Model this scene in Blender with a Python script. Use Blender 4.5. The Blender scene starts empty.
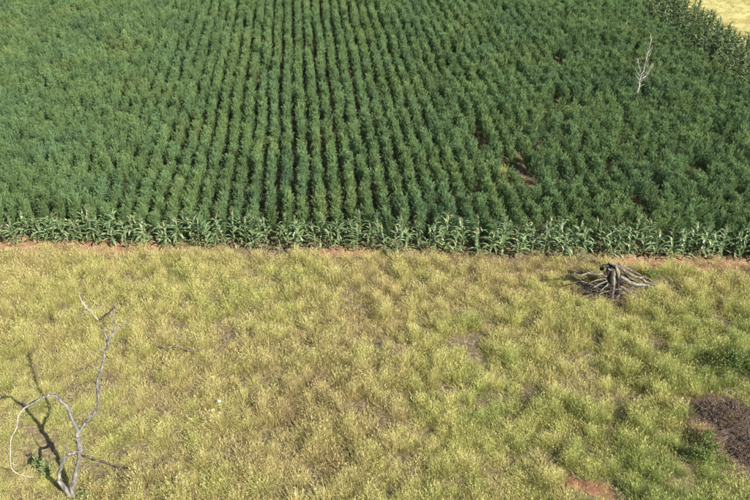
import bpy, math, random
import numpy as np
from mathutils import Vector, Matrix, Euler

random.seed(11)
rng = np.random.default_rng(11)
S = bpy.context.scene

# ------------------------------------------------------------------ camera, sky, sun, exposure
CAM_H = 23.0
PITCH = math.radians(33.7)
FOC = 750.0                       # focal length in pixels of the 750 x 500 photograph
cam_d = bpy.data.cameras.new('camera')
cam_d.sensor_width = 36.0
cam_d.lens = 36.0
cam_d.clip_end = 6000.0
cam = bpy.data.objects.new('camera', cam_d)
S.collection.objects.link(cam)
cam.location = (0, 0, CAM_H)
cam.rotation_euler = (math.pi / 2 - PITCH, 0, 0)
S.camera = cam

SUN_EL = math.radians(35.5)
SUN_DIR = Vector((1.0, -1.0, 0)).normalized() * math.cos(SUN_EL) + Vector((0, 0, math.sin(SUN_EL)))
w = bpy.data.worlds.new('World'); S.world = w; w.use_nodes = True
wn = w.node_tree
sky = wn.nodes.new('ShaderNodeTexSky'); sky.sky_type = 'NISHITA'; sky.sun_disc = False
sky.sun_elevation = SUN_EL
sky.sun_rotation = math.atan2(SUN_DIR.x, SUN_DIR.y)
bg = wn.nodes['Background']; bg.inputs['Strength'].default_value = 0.075
wn.links.new(sky.outputs[0], bg.inputs['Color'])
sd = bpy.data.lights.new('sun', 'SUN'); sd.energy = 5.0; sd.angle = math.radians(0.53); sd.color = (1.0, 0.95, 0.86)
sun = bpy.data.objects.new('sun', sd); S.collection.objects.link(sun)
sun.rotation_euler = (-SUN_DIR).to_track_quat('-Z', 'Y').to_euler()
sun.location = SUN_DIR * 60

S.view_settings.view_transform = 'Standard'
S.view_settings.look = 'None'
S.view_settings.exposure = 1.12
S.view_settings.gamma = 1.0
S.view_settings.use_curve_mapping = False
S.render.engine = 'CYCLES'
S.cycles.use_denoising = True
S.cycles.max_bounces = 3
S.cycles.diffuse_bounces = 2
S.cycles.transmission_bounces = 2
S.cycles.glossy_bounces = 1
S.cycles.use_adaptive_sampling = True
S.cycles.adaptive_threshold = 0.03
S.cycles.transparent_max_bounces = 4

# ------------------------------------------------------------------ helpers
def ray(x, y):
    cx = (x - 375) / FOC; cy = (250 - y) / FOC
    return Vector((cx, math.cos(PITCH) + cy * math.sin(PITCH), -math.sin(PITCH) + cy * math.cos(PITCH)))
def G(x, y, z=0.0):                # where the sight line meets height z
    r = ray(x, y); t = (z - CAM_H) / r.z
    return Vector((r.x * t, r.y * t, z))
def P(x, y, Y):                    # where the sight line meets the upright plane at distance Y
    r = ray(x, y); t = Y / r.y
    return Vector((r.x * t, Y, CAM_H + r.z * t))
def to_px(p):                      # arrays (n,3) -> pixel x, y
    q = np.asarray(p, float) - np.array([0, 0, CAM_H])
    c, s = math.cos(PITCH), math.sin(PITCH)
    zc = q[..., 1] * c - q[..., 2] * s
    yc = q[..., 1] * s + q[..., 2] * c
    return 375 + FOC * q[..., 0] / zc, 250 - FOC * yc / zc

_tab = rng.random((256, 256))
def vnoise(x, y, sc, seed=0):      # smooth value noise 0..1
    x = np.asarray(x, float) / sc + seed * 17.31; y = np.asarray(y, float) / sc + seed * 9.77
    xi = np.floor(x).astype(int); yi = np.floor(y).astype(int)
    fx = x - xi; fy = y - yi
    fx = fx * fx * (3 - 2 * fx); fy = fy * fy * (3 - 2 * fy)
    a = _tab[xi % 256, yi % 256]; b = _tab[(xi + 1) % 256, yi % 256]
    c = _tab[xi % 256, (yi + 1) % 256]; d = _tab[(xi + 1) % 256, (yi + 1) % 256]
    return (a * (1 - fx) + b * fx) * (1 - fy) + (c * (1 - fx) + d * fx) * fy
def fbm(x, y, sc, seed=0):
    return (vnoise(x, y, sc, seed) + 0.5 * vnoise(x, y, sc / 2.1, seed + 1) + 0.25 * vnoise(x, y, sc / 4.3, seed + 2)) / 1.75

COL = S.collection
def link(o, parent=None):
    COL.objects.link(o)
    if parent is not None: o.parent = parent
    return o
def mesh(name, V, F, mats=(), smooth=False, mi=None):
    m = bpy.data.meshes.new(name)
    m.from_pydata([tuple(v) for v in V], [], [tuple(f) for f in F])
    for k in mats: m.materials.append(k)
    if smooth: m.polygons.foreach_set('use_smooth', [True] * len(m.polygons))
    if mi is not None: m.polygons.foreach_set('material_index', mi)
    m.update()
    return m
def obj(name, m, parent=None, loc=(0, 0, 0), rot=(0, 0, 0), scl=(1, 1, 1)):
    o = bpy.data.objects.new(name, m); link(o, parent)
    o.location = loc; o.rotation_euler = rot; o.scale = scl
    return o
def tag(o, label=None, cat=None, group=None, kind=None):
    if label: o['label'] = label
    if cat: o['category'] = cat
    if group: o['group'] = group
    if kind: o['kind'] = kind
    return o
def ordinal(n):
    if 10 <= n % 100 <= 20: return '%dth' % n
    return '%d%s' % (n, {1: 'st', 2: 'nd', 3: 'rd'}.get(n % 10, 'th'))

# ------------------------------------------------------------------ materials
def new_mat(name):
    m = bpy.data.materials.new(name); m.use_nodes = True
    nt = m.node_tree
    for n in list(nt.nodes):
        if n.type != 'OUTPUT_MATERIAL': nt.nodes.remove(n)
    return m, nt, nt.nodes['Material Output']
def N(nt, t, **k):
    n = nt.nodes.new(t)
    for a, b in k.items(): setattr(n, a, b)
    return n
def ramp(nt, stops, fac, interp='LINEAR'):
    r = N(nt, 'ShaderNodeValToRGB'); cr = r.color_ramp; cr.interpolation = interp
    while len(cr.elements) < len(stops): cr.elements.new(0.5)
    for e, (p, c) in zip(cr.elements, stops):
        e.position = p; e.color = (c[0], c[1], c[2], 1)
    nt.links.new(fac, r.inputs[0])
    return r.outputs[0]
def math_n(nt, op, a, b=None, c=None):
    n = N(nt, 'ShaderNodeMath', operation=op)
    for i, v in enumerate((a, b, c)):
        if v is None: continue
        if isinstance(v, (int, float)): n.inputs[i].default_value = v
        else: nt.links.new(v, n.inputs[i])
    return n.outputs[0]
def mixc(nt, fac, a, b, mode='MIX'):
    n = N(nt, 'ShaderNodeMix', data_type='RGBA', blend_type=mode)
    for s, v in ((n.inputs['Factor'], fac), (n.inputs['A'], a), (n.inputs['B'], b)):
        if isinstance(v, (int, float)): s.default_value = v
        elif isinstance(v, tuple): s.default_value = (*v, 1) if len(v) == 3 else v
        else: nt.links.new(v, s)
    return [o for o in n.outputs if o.type == 'RGBA'][0]
def world_noise(nt, scale, detail=2.0, off=(0, 0, 0), stretch=(1, 1, 1)):
    g = N(nt, 'ShaderNodeNewGeometry')
    mp = N(nt, 'ShaderNodeMapping'); mp.inputs['Location'].default_value = off; mp.inputs['Scale'].default_value = stretch
    nt.links.new(g.outputs['Position'], mp.inputs[0])
    n = N(nt, 'ShaderNodeTexNoise'); n.inputs['Scale'].default_value = scale; n.inputs['Detail'].default_value = detail
    nt.links.new(mp.outputs[0], n.inputs['Vector'])
    return n.outputs[0]
def leaf_shader(nt, out, col, trans=0.3, gloss=0.0, rough=0.45):
    d = N(nt, 'ShaderNodeBsdfDiffuse'); t = N(nt, 'ShaderNodeBsdfTranslucent')
    nt.links.new(col, d.inputs[0]); nt.links.new(col, t.inputs[0])
    mx = N(nt, 'ShaderNodeMixShader'); mx.inputs[0].default_value = trans
    nt.links.new(d.outputs[0], mx.inputs[1]); nt.links.new(t.outputs[0], mx.inputs[2])
    res = mx.outputs[0]
    if gloss:
        g = N(nt, 'ShaderNodeBsdfGlossy'); g.inputs['Roughness'].default_value = rough
        g.inputs['Color'].default_value = (1, 1, 1, 1)
        m2 = N(nt, 'ShaderNodeMixShader'); m2.inputs[0].default_value = gloss
        nt.links.new(res, m2.inputs[1]); nt.links.new(g.outputs[0], m2.inputs[2]); res = m2.outputs[0]
    nt.links.new(res, out.inputs['Surface'])
def instancer_attr(nt, name):
    a = N(nt, 'ShaderNodeAttribute'); a.attribute_type = 'INSTANCER'; a.attribute_name = name
    return a.outputs['Fac']
def obj_random(nt):
    return N(nt, 'ShaderNodeObjectInfo').outputs['Random']

# soil sheet: red-brown earth with litter
def mat_ground():
    m, nt, out = new_mat('earth')
    a = ramp(nt, [(0.3, (0.070, 0.053, 0.033)), (0.5, (0.110, 0.083, 0.050)), (0.72, (0.175, 0.130, 0.078))], world_noise(nt, 0.9, 5))
    lit = ramp(nt, [(0.46, (0, 0, 0)), (0.66, (1, 1, 1))], world_noise(nt, 7.0, 4, (3, 1, 0)))
    c = mixc(nt, lit, a, (0.24, 0.20, 0.11))
    b = N(nt, 'ShaderNodeBsdfPrincipled'); b.inputs['Roughness'].default_value = 0.95
    b.inputs['Specular IOR Level'].default_value = 0.1
    nt.links.new(c, b.inputs['Base Color'])
    bp = N(nt, 'ShaderNodeBump'); bp.inputs['Strength'].default_value = 0.7; bp.inputs['Distance'].default_value = 0.08
    nt.links.new(world_noise(nt, 6, 6), bp.inputs['Height']); nt.links.new(bp.outputs[0], b.inputs['Normal'])
    nt.links.new(b.outputs[0], out.inputs['Surface'])
    return m
def mat_soil(name, c0, c1, c2):
    m, nt, out = new_mat(name)
    c = ramp(nt, [(0.3, c0), (0.5, c1), (0.75, c2)], world_noise(nt, 2.6, 6))
    b = N(nt, 'ShaderNodeBsdfPrincipled'); b.inputs['Roughness'].default_value = 0.95
    b.inputs['Specular IOR Level'].default_value = 0.1
    nt.links.new(c, b.inputs['Base Color'])
    bp = N(nt, 'ShaderNodeBump'); bp.inputs['Strength'].default_value = 0.8; bp.inputs['Distance'].default_value = 0.06
    nt.links.new(world_noise(nt, 9, 6), bp.inputs['Height']); nt.links.new(bp.outputs[0], b.inputs['Normal'])
    nt.links.new(b.outputs[0], out.inputs['Surface'])
    return m
def mat_stubble():
    m, nt, out = new_mat('stubble')
    a = ramp(nt, [(0.3, (0.37, 0.33, 0.125)), (0.55, (0.44, 0.395, 0.165)), (0.8, (0.50, 0.455, 0.215))], world_noise(nt, 0.16, 5, (0, 0, 0), (0.5, 2.0, 1)))
    t = ramp(nt, [(0.55, (0, 0, 0)), (0.62, (1, 1, 1)), (0.68, (0, 0, 0))], world_noise(nt, 0.10, 1, (5, 9, 0), (0.35, 1.6, 1)))
    c = mixc(nt, t, a, (0.36, 0.29, 0.10))
    b = N(nt, 'ShaderNodeBsdfPrincipled'); b.inputs['Roughness'].default_value = 0.95
    b.inputs['Specular IOR Level'].default_value = 0.1
    nt.links.new(c, b.inputs['Base Color'])
    bp = N(nt, 'ShaderNodeBump'); bp.inputs['Strength'].default_value = 0.5; bp.inputs['Distance'].default_value = 0.1
    nt.links.new(world_noise(nt, 5, 5), bp.inputs['Height']); nt.links.new(bp.outputs[0], b.inputs['Normal'])
    nt.links.new(b.outputs[0], out.inputs['Surface'])
    return m
def mat_grass(name, straw_only=False):
    m, nt, out = new_mat(name)
    if straw_only:
        col = ramp(nt, [(0.0, (0.42, 0.365, 0.135)), (1.0, (0.52, 0.47, 0.21))], obj_random(nt))
    else:
        tint = instancer_attr(nt, 'tint')
        col = ramp(nt, [(0.0, (0.300, 0.215, 0.115)), (0.25, (0.425, 0.350, 0.165)), (0.45, (0.450, 0.405, 0.160)), (0.65, (0.390, 0.390, 0.125)),
                        (0.82, (0.285, 0.325, 0.098)), (1.0, (0.100, 0.175, 0.048))], tint)
        v = math_n(nt, 'MULTIPLY_ADD', obj_random(nt), 0.5, 0.75)
        n = N(nt, 'ShaderNodeVectorMath', operation='SCALE'); nt.links.new(col, n.inputs[0]); nt.links.new(v, n.inputs['Scale']); col = n.outputs[0]
    leaf_shader(nt, out, col, 0.30)
    return m
def mat_seed():
    m, nt, out = new_mat('seed_head')
    tint = instancer_attr(nt, 'tint')
    col = ramp(nt, [(0.0, (0.42, 0.32, 0.16)), (0.4, (0.55, 0.48, 0.21)), (0.75, (0.48, 0.48, 0.17)), (1.0, (0.22, 0.30, 0.10))], tint)
    leaf_shader(nt, out, col, 0.3)
    return m
def mat_crop():
    m, nt, out = new_mat('crop_leaf')
    big = world_noise(nt, 0.20, 4, (4, 2, 0), (1, 1, 0.05))
    col = ramp(nt, [(0.28, (0.126, 0.204, 0.104)), (0.44, (0.146, 0.226, 0.098)), (0.60, (0.168, 0.244, 0.096)), (0.76, (0.220, 0.268, 0.112))], big)
    v = math_n(nt, 'MULTIPLY_ADD', obj_random(nt), 0.5, 0.78)
    n = N(nt, 'ShaderNodeVectorMath', operation='SCALE'); nt.links.new(col, n.inputs[0]); nt.links.new(v, n.inputs['Scale'])
    leaf_shader(nt, out, n.outputs[0], 0.36)
    return m
def mat_simple_leaf(name, stops, scale=2.0, trans=0.25, gloss=0.0, rough=0.4):
    m, nt, out = new_mat(name)
    col = ramp(nt, stops, world_noise(nt, scale, 3))
    v = math_n(nt, 'MULTIPLY_ADD', obj_random(nt), 0.4, 0.8)
    n = N(nt, 'ShaderNodeVectorMath', operation='SCALE'); nt.links.new(col, n.inputs[0]); nt.links.new(v, n.inputs['Scale'])
    leaf_shader(nt, out, n.outputs[0], trans, gloss, rough)
    return m
def mat_wood(name, c0, c1, c2, scale=6.0):
    m, nt, out = new_mat(name)
    tc = N(nt, 'ShaderNodeTexCoord')
    mp = N(nt, 'ShaderNodeMapping'); mp.inputs['Scale'].default_value = (1, 1, 0.25)
    nt.links.new(tc.outputs['Object'], mp.inputs[0])
    n = N(nt, 'ShaderNodeTexNoise'); n.inputs['Scale'].default_value = scale; n.inputs['Detail'].default_value = 6
    nt.links.new(mp.outputs[0], n.inputs['Vector'])
    c = ramp(nt, [(0.32, c0), (0.52, c1), (0.72, c2)], n.outputs[0])
    b = N(nt, 'ShaderNodeBsdfPrincipled'); b.inputs['Roughness'].default_value = 0.85
    b.inputs['Specular IOR Level'].default_value = 0.2
    nt.links.new(c, b.inputs['Base Color'])
    bp = N(nt, 'ShaderNodeBump'); bp.inputs['Strength'].default_value = 0.6; bp.inputs['Distance'].default_value = 0.02
    nt.links.new(n.outputs[0], bp.inputs['Height']); nt.links.new(bp.outputs[0], b.inputs['Normal'])
    nt.links.new(b.outputs[0], out.inputs['Surface'])
    return m

M = {}
M['earth'] = mat_ground()
M['red'] = mat_soil('red_soil', (0.17, 0.092, 0.052), (0.28, 0.168, 0.098), (0.42, 0.285, 0.175))
M['red_dark'] = mat_soil('dark_red_soil', (0.11, 0.056, 0.034), (0.20, 0.100, 0.058), (0.31, 0.175, 0.105))
M['brown'] = mat_soil('brown_soil', (0.045, 0.032, 0.024), (0.085, 0.058, 0.042), (0.15, 0.105, 0.075))
M['stubble'] = mat_stubble()
M['grass'] = mat_grass('dry_grass')
M['straw'] = mat_grass('straw', True)
M['seed'] = mat_seed()
M['crop'] = mat_crop()
M['stem'] = mat_simple_leaf('green_stem', [(0.3, (0.09, 0.11, 0.04)), (0.7, (0.14, 0.15, 0.06))], 1, 0.0)
M['corn'] = mat_simple_leaf('corn_leaf', [(0.3, (0.075, 0.140, 0.050)), (0.50, (0.135, 0.205, 0.080)), (0.68, (0.330, 0.375, 0.195))], 5.0, 0.22, 0.05, 0.4)  # palest stop paints leaf highlights into the colour
M['corn_dark'] = mat_simple_leaf('dark_corn_leaf', [(0.3, (0.044, 0.084, 0.030)), (0.50, (0.075, 0.118, 0.042)), (0.66, (0.24, 0.27, 0.14))], 6.0, 0.2, 0.02, 0.4)  # pale flecks in the ramp are painted leaf glints
M['corn_dry'] = mat_simple_leaf('dry_corn_leaf', [(0.3, (0.22, 0.17, 0.08)), (0.7, (0.40, 0.33, 0.17))], 2, 0.25)
M['corn_stalk'] = mat_simple_leaf('corn_stalk', [(0.3, (0.13, 0.17, 0.06)), (0.7, (0.24, 0.25, 0.11))], 3, 0.0, 0.05)
M['tassel'] = mat_simple_leaf('corn_tassel', [(0.3, (0.30, 0.27, 0.13)), (0.7, (0.48, 0.42, 0.24))], 3, 0.2)
M['weed'] = mat_simple_leaf('weed_leaf', [(0.3, (0.098, 0.138, 0.040)), (0.7, (0.175, 0.215, 0.070))], 3, 0.3)
M['weed_pale'] = mat_simple_leaf('pale_weed_leaf', [(0.3, (0.20, 0.26, 0.10)), (0.7, (0.34, 0.39, 0.17))], 3, 0.3)
M['dead'] = mat_wood('weathered_wood', (0.075, 0.068, 0.060), (0.185, 0.172, 0.155), (0.34, 0.325, 0.295), 11)
M['dead_pale'] = mat_wood('bleached_wood', (0.20, 0.19, 0.15), (0.33, 0.315, 0.25), (0.46, 0.45, 0.36), 7)
M['dark_wood'] = mat_wood('dark_bark', (0.018, 0.013, 0.010), (0.040, 0.030, 0.023), (0.085, 0.066, 0.052), 9)
M['log'] = mat_wood('grey_log', (0.060, 0.048, 0.036), (0.155, 0.125, 0.092), (0.30, 0.255, 0.195), 8)
M['twig'] = mat_wood('brown_twig', (0.050, 0.037, 0.029), (0.110, 0.083, 0.065), (0.22, 0.175, 0.14), 5)
M['dry_leaf'] = mat_simple_leaf('dry_brown_leaf', [(0.3, (0.070, 0.048, 0.036)), (0.7, (0.23, 0.17, 0.125))], 4, 0.15)
M['stone'] = mat_soil('pale_stone', (0.45, 0.43, 0.36), (0.60, 0.57, 0.50), (0.70, 0.68, 0.60))

# ------------------------------------------------------------------ layout of the place
ROW_A = math.radians(5.4)                                   # crop rows head slightly left
RU = np.array([-math.sin(ROW_A), math.cos(ROW_A)])          # along a row
RV = np.array([math.cos(ROW_A), math.sin(ROW_A)])           # across the rows
B0, B1 = np.array([-20.94, 34.99]), np.array([20.16, 33.13])  # foot of the corn border
BD = (B1 - B0) / np.linalg.norm(B1 - B0); BN = np.array([-BD[1], BD[0]])
def beyond_border(x, y): return (x - B0[0]) * BN[0] + (y - B0[1]) * BN[1]
H0 = np.array([28.9, 58.0])                                 # inner edge of the side border
def beyond_side(x, y): return (x - H0[0]) * RV[0] + (y - H0[1]) * RV[1]
SIDE_W = 5.5

# bare or worn spots in the grass: (px, py, half width m, half depth m, kind)
BARE = [(592, 488, 0.75, 0.35, 'red'), (574, 479, 0.5, 0.3, 'red'), (604, 494, 0.5, 0.3, 'red'), (558, 468, .35, .3, 'gap'),
        (735, 428, 1.25, 1.35, 'brown'), (705, 412, 0.75, 0.7, 'brown'), (722, 440, 0.8, 0.8, 'brown'), (748, 455, 0.8, 1.0, 'brown'),
        (470, 341, 0.5, 0.8, 'gap'), (482, 358, 0.3, 0.8, 'gap'), (384, 428, 0.3, 0.4, 'gap'), (596, 498, 0.8, 0.4, 'red'), (580, 488, .6, .35, 'red'), (476, 350, 0.35, 0.5, 'gap'), (383, 423, 0.20, 0.42, 'gap'), (372, 442, 0.22, 0.25, 'gap'), (340, 436, 0.2, 0.3, 'gap'),
        (375, 371, 0.25, 0.3, 'gap'), (548, 455, 0.5, 0.4, 'gap'), (636, 397, 0.4, 0.6, 'gap'), (225, 345, 0.4, 0.5, 'gap'), (352, 292, 0.2, 0.8, 'gap'),
        (306, 345, 0.3, 0.4, 'gap'), (640, 400, 0.5, 0.4, 'gap'), (694, 410, 0.5, 0.5, 'gap'), (265, 380, .25, .35, 'gap'), (520, 440, .3, .3, 'gap'),
        (612, 290, 1.2, 0.9, 'gap'), (613, 301, 0.85, 0.9, 'gap'), (638, 288, 1.0, .5, 'gap'), (590, 290, .8, .6, 'gap')]
BAREG = [(G(a, b).x, G(a, b).y, rx, ry, k) for a, b, rx, ry, k in BARE]
def relief(x, y):                   # gentle unevenness of the pasture, flat under the crop
    near = np.clip((33.5 - y) / 4.0, 0, 1) * np.clip((60 - np.abs(x)) / 10, 0, 1) * np.clip((y + 10) / 8, 0, 1)
    return near * ((fbm(x, y, 5.0, 3) - 0.5) * 0.55 + (fbm(x, y, 1.3, 8) - 0.5) * 0.16)

# ------------------------------------------------------------------ ground sheet
def build_ground():
    far = [60, 75, 100, 150, 250, 450, 900, 2000]
    xs = np.array([-v for v in far[::-1]] + list(np.arange(-50, 50.1, 0.5)) + far, float)
    ys = np.array([-2000, -900, -400, -150, -60, -25, -8] + list(np.arange(0, 42.1, 0.5)) + [48, 60, 80, 110, 160, 300, 700, 2000, 4000], float)
    X, Y = np.meshgrid(xs, ys)
    Z = relief(X, Y)
    nx, ny = len(xs), len(ys)
    V = np.stack([X, Y, Z], -1).reshape(-1, 3)
    F = [(j * nx + i, j * nx + i + 1, (j + 1) * nx + i + 1, (j + 1) * nx + i) for j in range(ny - 1) for i in range(nx - 1)]
    tag(obj('ground', mesh('ground', V.tolist(), F, [M['earth']], True)), 'red brown earth under the grass and the crop', kind='structure')
    # pale field beyond the side border
    V = []
    for d, t in ((SIDE_W + 0.6, -60), (900, -60), (900, 1500), (SIDE_W + 0.6, 1500)):
        p = H0 + RV * d + RU * t; V.append((p[0], p[1], 0.02))
    n = 12; W = []
    for j in range(n + 1):
        for i in range(n + 1):
            u = (i / n) ** 2; v = (j / n) ** 1.5
            a = Vector(V[0]).lerp(Vector(V[1]), u); b = Vector(V[3]).lerp(Vector(V[2]), u); W.append(a.lerp(b, v))
    F = [(j * (n + 1) + i, j * (n + 1) + i + 1, (j + 1) * (n + 1) + i + 1, (j + 1) * (n + 1) + i) for j in range(n) for i in range(n)]
    tag(obj('stubble_field', mesh('stubble_field', W, F, [M['stubble']])), 'pale yellow stubble field beyond the dark corn strip', kind='structure')
build_ground()

def soil_patch(name, outline, mat, label, z=0.012, res=0.11):
    """uneven-edged sheet of bare soil that follows the ground"""
    xs = [p[0] for p in outline]; ys = [p[1] for p in outline]
    n = len(outline)
    gx = np.arange(min(xs), max(xs) + res, res); gy = np.arange(min(ys), max(ys) + res, res)
    X, Y = np.meshgrid(gx, gy)
    ins = np.zeros(X.shape, bool)
    wob = (fbm(X, Y, 0.9, 21) - 0.5) * 0.7
    Yt = Y + wob; Xt = X + (fbm(X, Y, 0.9, 31) - 0.5) * 0.7
    for i in range(n):
        (x0, y0), (x1, y1) = outline[i], outline[(i + 1) % n]
        cond = ((y0 > Yt) != (y1 > Yt)) & (Xt < (x1 - x0) * (Yt - y0) / (y1 - y0 + 1e-12) + x0)
        ins ^= cond
    V, F, idx = [], [], {}
    def vid(j, i):
        if (j, i) not in idx:
            idx[(j, i)] = len(V); x, y = gx[i], gy[j]
            # sit above the facets of the coarser ground sheet
            zz = max(float(relief(np.array(x + a), np.array(y + b))) for a in (-.25, 0, .25) for b in (-.25, 0, .25))
            V.append((x, y, zz + z))
        return idx[(j, i)]
    for j in range(len(gy) - 1):
        for i in range(len(gx) - 1):
            if ins[j, i]: F.append((vid(j, i), vid(j, i + 1), vid(j + 1, i + 1), vid(j + 1, i)))
    return tag(obj(name, mesh(name, V, F, [mat], True)), label, kind='structure')
def strip(a, b, d0, d1):            # a strip along the corn border between two places (m along, from left)
    pts = []
    for t, d in ((a, d0), (b, d0), (b, d1), (a, d1)):
        p = B0 + BD * t + BN * d; pts.append((p[0], p[1]))
    return pts
soil_patch('red_soil', strip(-6, 9.3, -0.70, 0.7), M['red'], 'strip of red soil at the foot of the corn on the left')
soil_patch('red_soil', strip(17.2, 21.0, -0.5, 0.6), M['red'], 'short red soil strip at the middle of the corn border')
soil_patch('red_soil', strip(33.6, 48, -0.75, 0.6), M['red'], 'red soil strip along the corn right of the log pile')
def ell(px, py, rx, ry):
    c = G(px, py); return [(c.x + rx * math.cos(a * math.pi / 8), c.y + ry * math.sin(a * math.pi / 8)) for a in range(16)]
soil_patch('red_soil', [tuple(G(a, b).xy) for a, b in ((556, 467), (570, 473), (590, 481), (606, 487), (614, 500), (596, 503), (574, 488), (560, 476))], M['red_dark'],
           'small bare red soil gully in the grass at the bottom edge', 0.012, 0.05)
soil_patch('brown_soil', ell(730, 430, 1.9, 1.8), M['brown'], 'dark brown bare soil around the heap of dead brush')

# ------------------------------------------------------------------ instancing for uncountable stuff
def scatter(name, protos, pts, rot, scl, var, attrs, label, kind='stuff', parent=None):
    m = bpy.data.meshes.new(name)
    m.vertices.add(len(pts)); m.vertices.foreach_set('co', np.asarray(pts, np.float32).ravel())
    a = m.attributes.new('rot', 'FLOAT_VECTOR', 'POINT'); a.data.foreach_set('vector', np.asarray(rot, np.float32).ravel())
    a = m.attributes.new('scl', 'FLOAT_VECTOR', 'POINT'); a.data.foreach_set('vector', np.asarray(scl, np.float32).ravel())
    a = m.attributes.new('var', 'INT', 'POINT'); a.data.foreach_set('value', np.asarray(var, np.int32))
    for k, v in attrs.items():
        a = m.attributes.new(k, 'FLOAT', 'POINT'); a.data.foreach_set('value', np.asarray(v, np.float32))
    m.update()
    c = bpy.data.collections.new(name + '_source')
    for i, pm in enumerate(protos): c.objects.link(bpy.data.objects.new('%s_source_%02d' % (name, i), pm))
    ng = bpy.data.node_groups.new(name + '_scatter', 'GeometryNodeTree')
    ng.interface.new_socket('Geometry', in_out='INPUT', socket_type='NodeSocketGeometry')
    ng.interface.new_socket('Geometry', in_out='OUTPUT', socket_type='NodeSocketGeometry')
    gi = ng.nodes.new('NodeGroupInput'); go = ng.nodes.new('NodeGroupOutput')
    ci = ng.nodes.new('GeometryNodeCollectionInfo'); ci.inputs['Collection'].default_value = c
    ci.inputs['Separate Children'].default_value = True; ci.inputs['Reset Children'].default_value = True
    ip = ng.nodes.new('GeometryNodeInstanceOnPoints'); ip.inputs['Pick Instance'].default_value = True
    def at(n, t):
        q = ng.nodes.new('GeometryNodeInputNamedAttribute'); q.data_type = t; q.inputs['Name'].default_value = n
        return [o for o in q.outputs if o.enabled][0]
    L = ng.links.new
    L(gi.outputs[0], ip.inputs['Points']); L(ci.outputs[0], ip.inputs['Instance'])
    L(at('var', 'INT'), ip.inputs['Instance Index']); L(at('rot', 'FLOAT_VECTOR'), ip.inputs['Rotation']); L(at('scl', 'FLOAT_VECTOR'), ip.inputs['Scale'])
    L(ip.outputs[0], go.inputs[0])
    o = obj(name, m, parent)
    md = o.modifiers.new('scatter', 'NODES'); md.node_group = ng
    tag(o, label, kind=kind)
    return o

GAPS = [(510, 168, 1.3, 1.6), (643, 208, 0.9, 2.2), (530, 178, 0.9, 1.8), (575, 150, 0.6, 1.2), (480, 140, .7, 1.2), (700, 170, .6, 1.3), (610, 165, .5, 1.0), (335, 130, 0.5, 1.6), (640, 99, 0.8, 0.7), (740, 195, 0.8, 1.0), (470, 135, 0.6, 0.8),
        (568, 22, .8, .8), (655, 190, .5, .8), (560, 60, .7, 1.2), (600, 130, .5, .8), (720, 130, .6, .8), (375, 140, .35, 1.0), (690, 95, .6, .8)]
# ------------------------------------------------------------------ grass
def blade(V, F, MI, base, az, lean, h, wd, segs, curve, mi):
    d = Vector((math.cos(az), math.sin(az), 0)); s = Vector((-math.sin(az), math.cos(az), 0))
    a0 = len(V)
    for k in range(segs + 1):
        t = k / segs
        p = base + d * (lean * t + curve * t * t) * h + Vector((0, 0, h * t * (1 - 0.25 * curve * t)))
        ww = wd * (1 - t) ** 0.6
        if k < segs: V.append(p - s * ww / 2); V.append(p + s * ww / 2)
        else: V.append(p)
    for k in range(segs - 1):
        F.append((a0 + 2 * k, a0 + 2 * k + 1, a0 + 2 * k + 3, a0 + 2 * k + 2)); MI.append(mi)
    F.append((a0 + 2 * segs - 2, a0 + 2 * segs - 1, a0 + 2 * segs)); MI.append(mi)
    return V[-1]
def make_tuft(i, nb, hs, rad, seeds, splay=0.35):
    r = random.Random(100 + i); V, F, MI = [], [], []
    for k in range(nb):
        a = r.uniform(0, 6.283); q = rad * math.sqrt(r.random())
        b = Vector((q * math.cos(a), q * math.sin(a), -0.05))
        az = a + r.gauss(0, 0.8)
        hh = r.uniform(*hs) * (1.0 - 0.35 * (q / rad) ** 2)
        blade(V, F, MI, b, az, r.uniform(0.0, splay) * (0.4 + q / rad), hh, r.uniform(0.011, 0.021), 3, r.uniform(0.0, 0.6), 0 if r.random() < 0.8 else 1)
    for k in range(seeds):
        a = r.uniform(0, 6.283); q = rad * r.random()
        b = Vector((q * math.cos(a), q * math.sin(a), -0.05)); az = r.uniform(0, 6.283)
        h = r.uniform(hs[1] * 0.7, hs[1] * 1.2)
        tip = blade(V, F, MI, b, az, r.uniform(0.0, 0.3), h, 0.009, 2, r.uniform(0, 0.3), 0)
        f = r.uniform(0, 6.283); s = Vector((math.cos(f), math.sin(f), 0)); L = r.uniform(0.05, 0.11)
        up = Vector((math.cos(az) * r.uniform(0.1, 0.9), math.sin(az) * r.uniform(.1, .9), r.uniform(.4, .9))).normalized() * L
        wd = r.uniform(.006, .014)
        a0 = len(V); V += [tip - up * 0.6, tip - up * 0.1 - s * wd, tip + up * 0.5, tip - up * 0.1 + s * wd]
        F.append((a0, a0 + 1, a0 + 2, a0 + 3)); MI.append(1)
    return mesh('grass_tuft_%d' % i, V, F, [M['grass'], M['seed']], False, MI)

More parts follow.
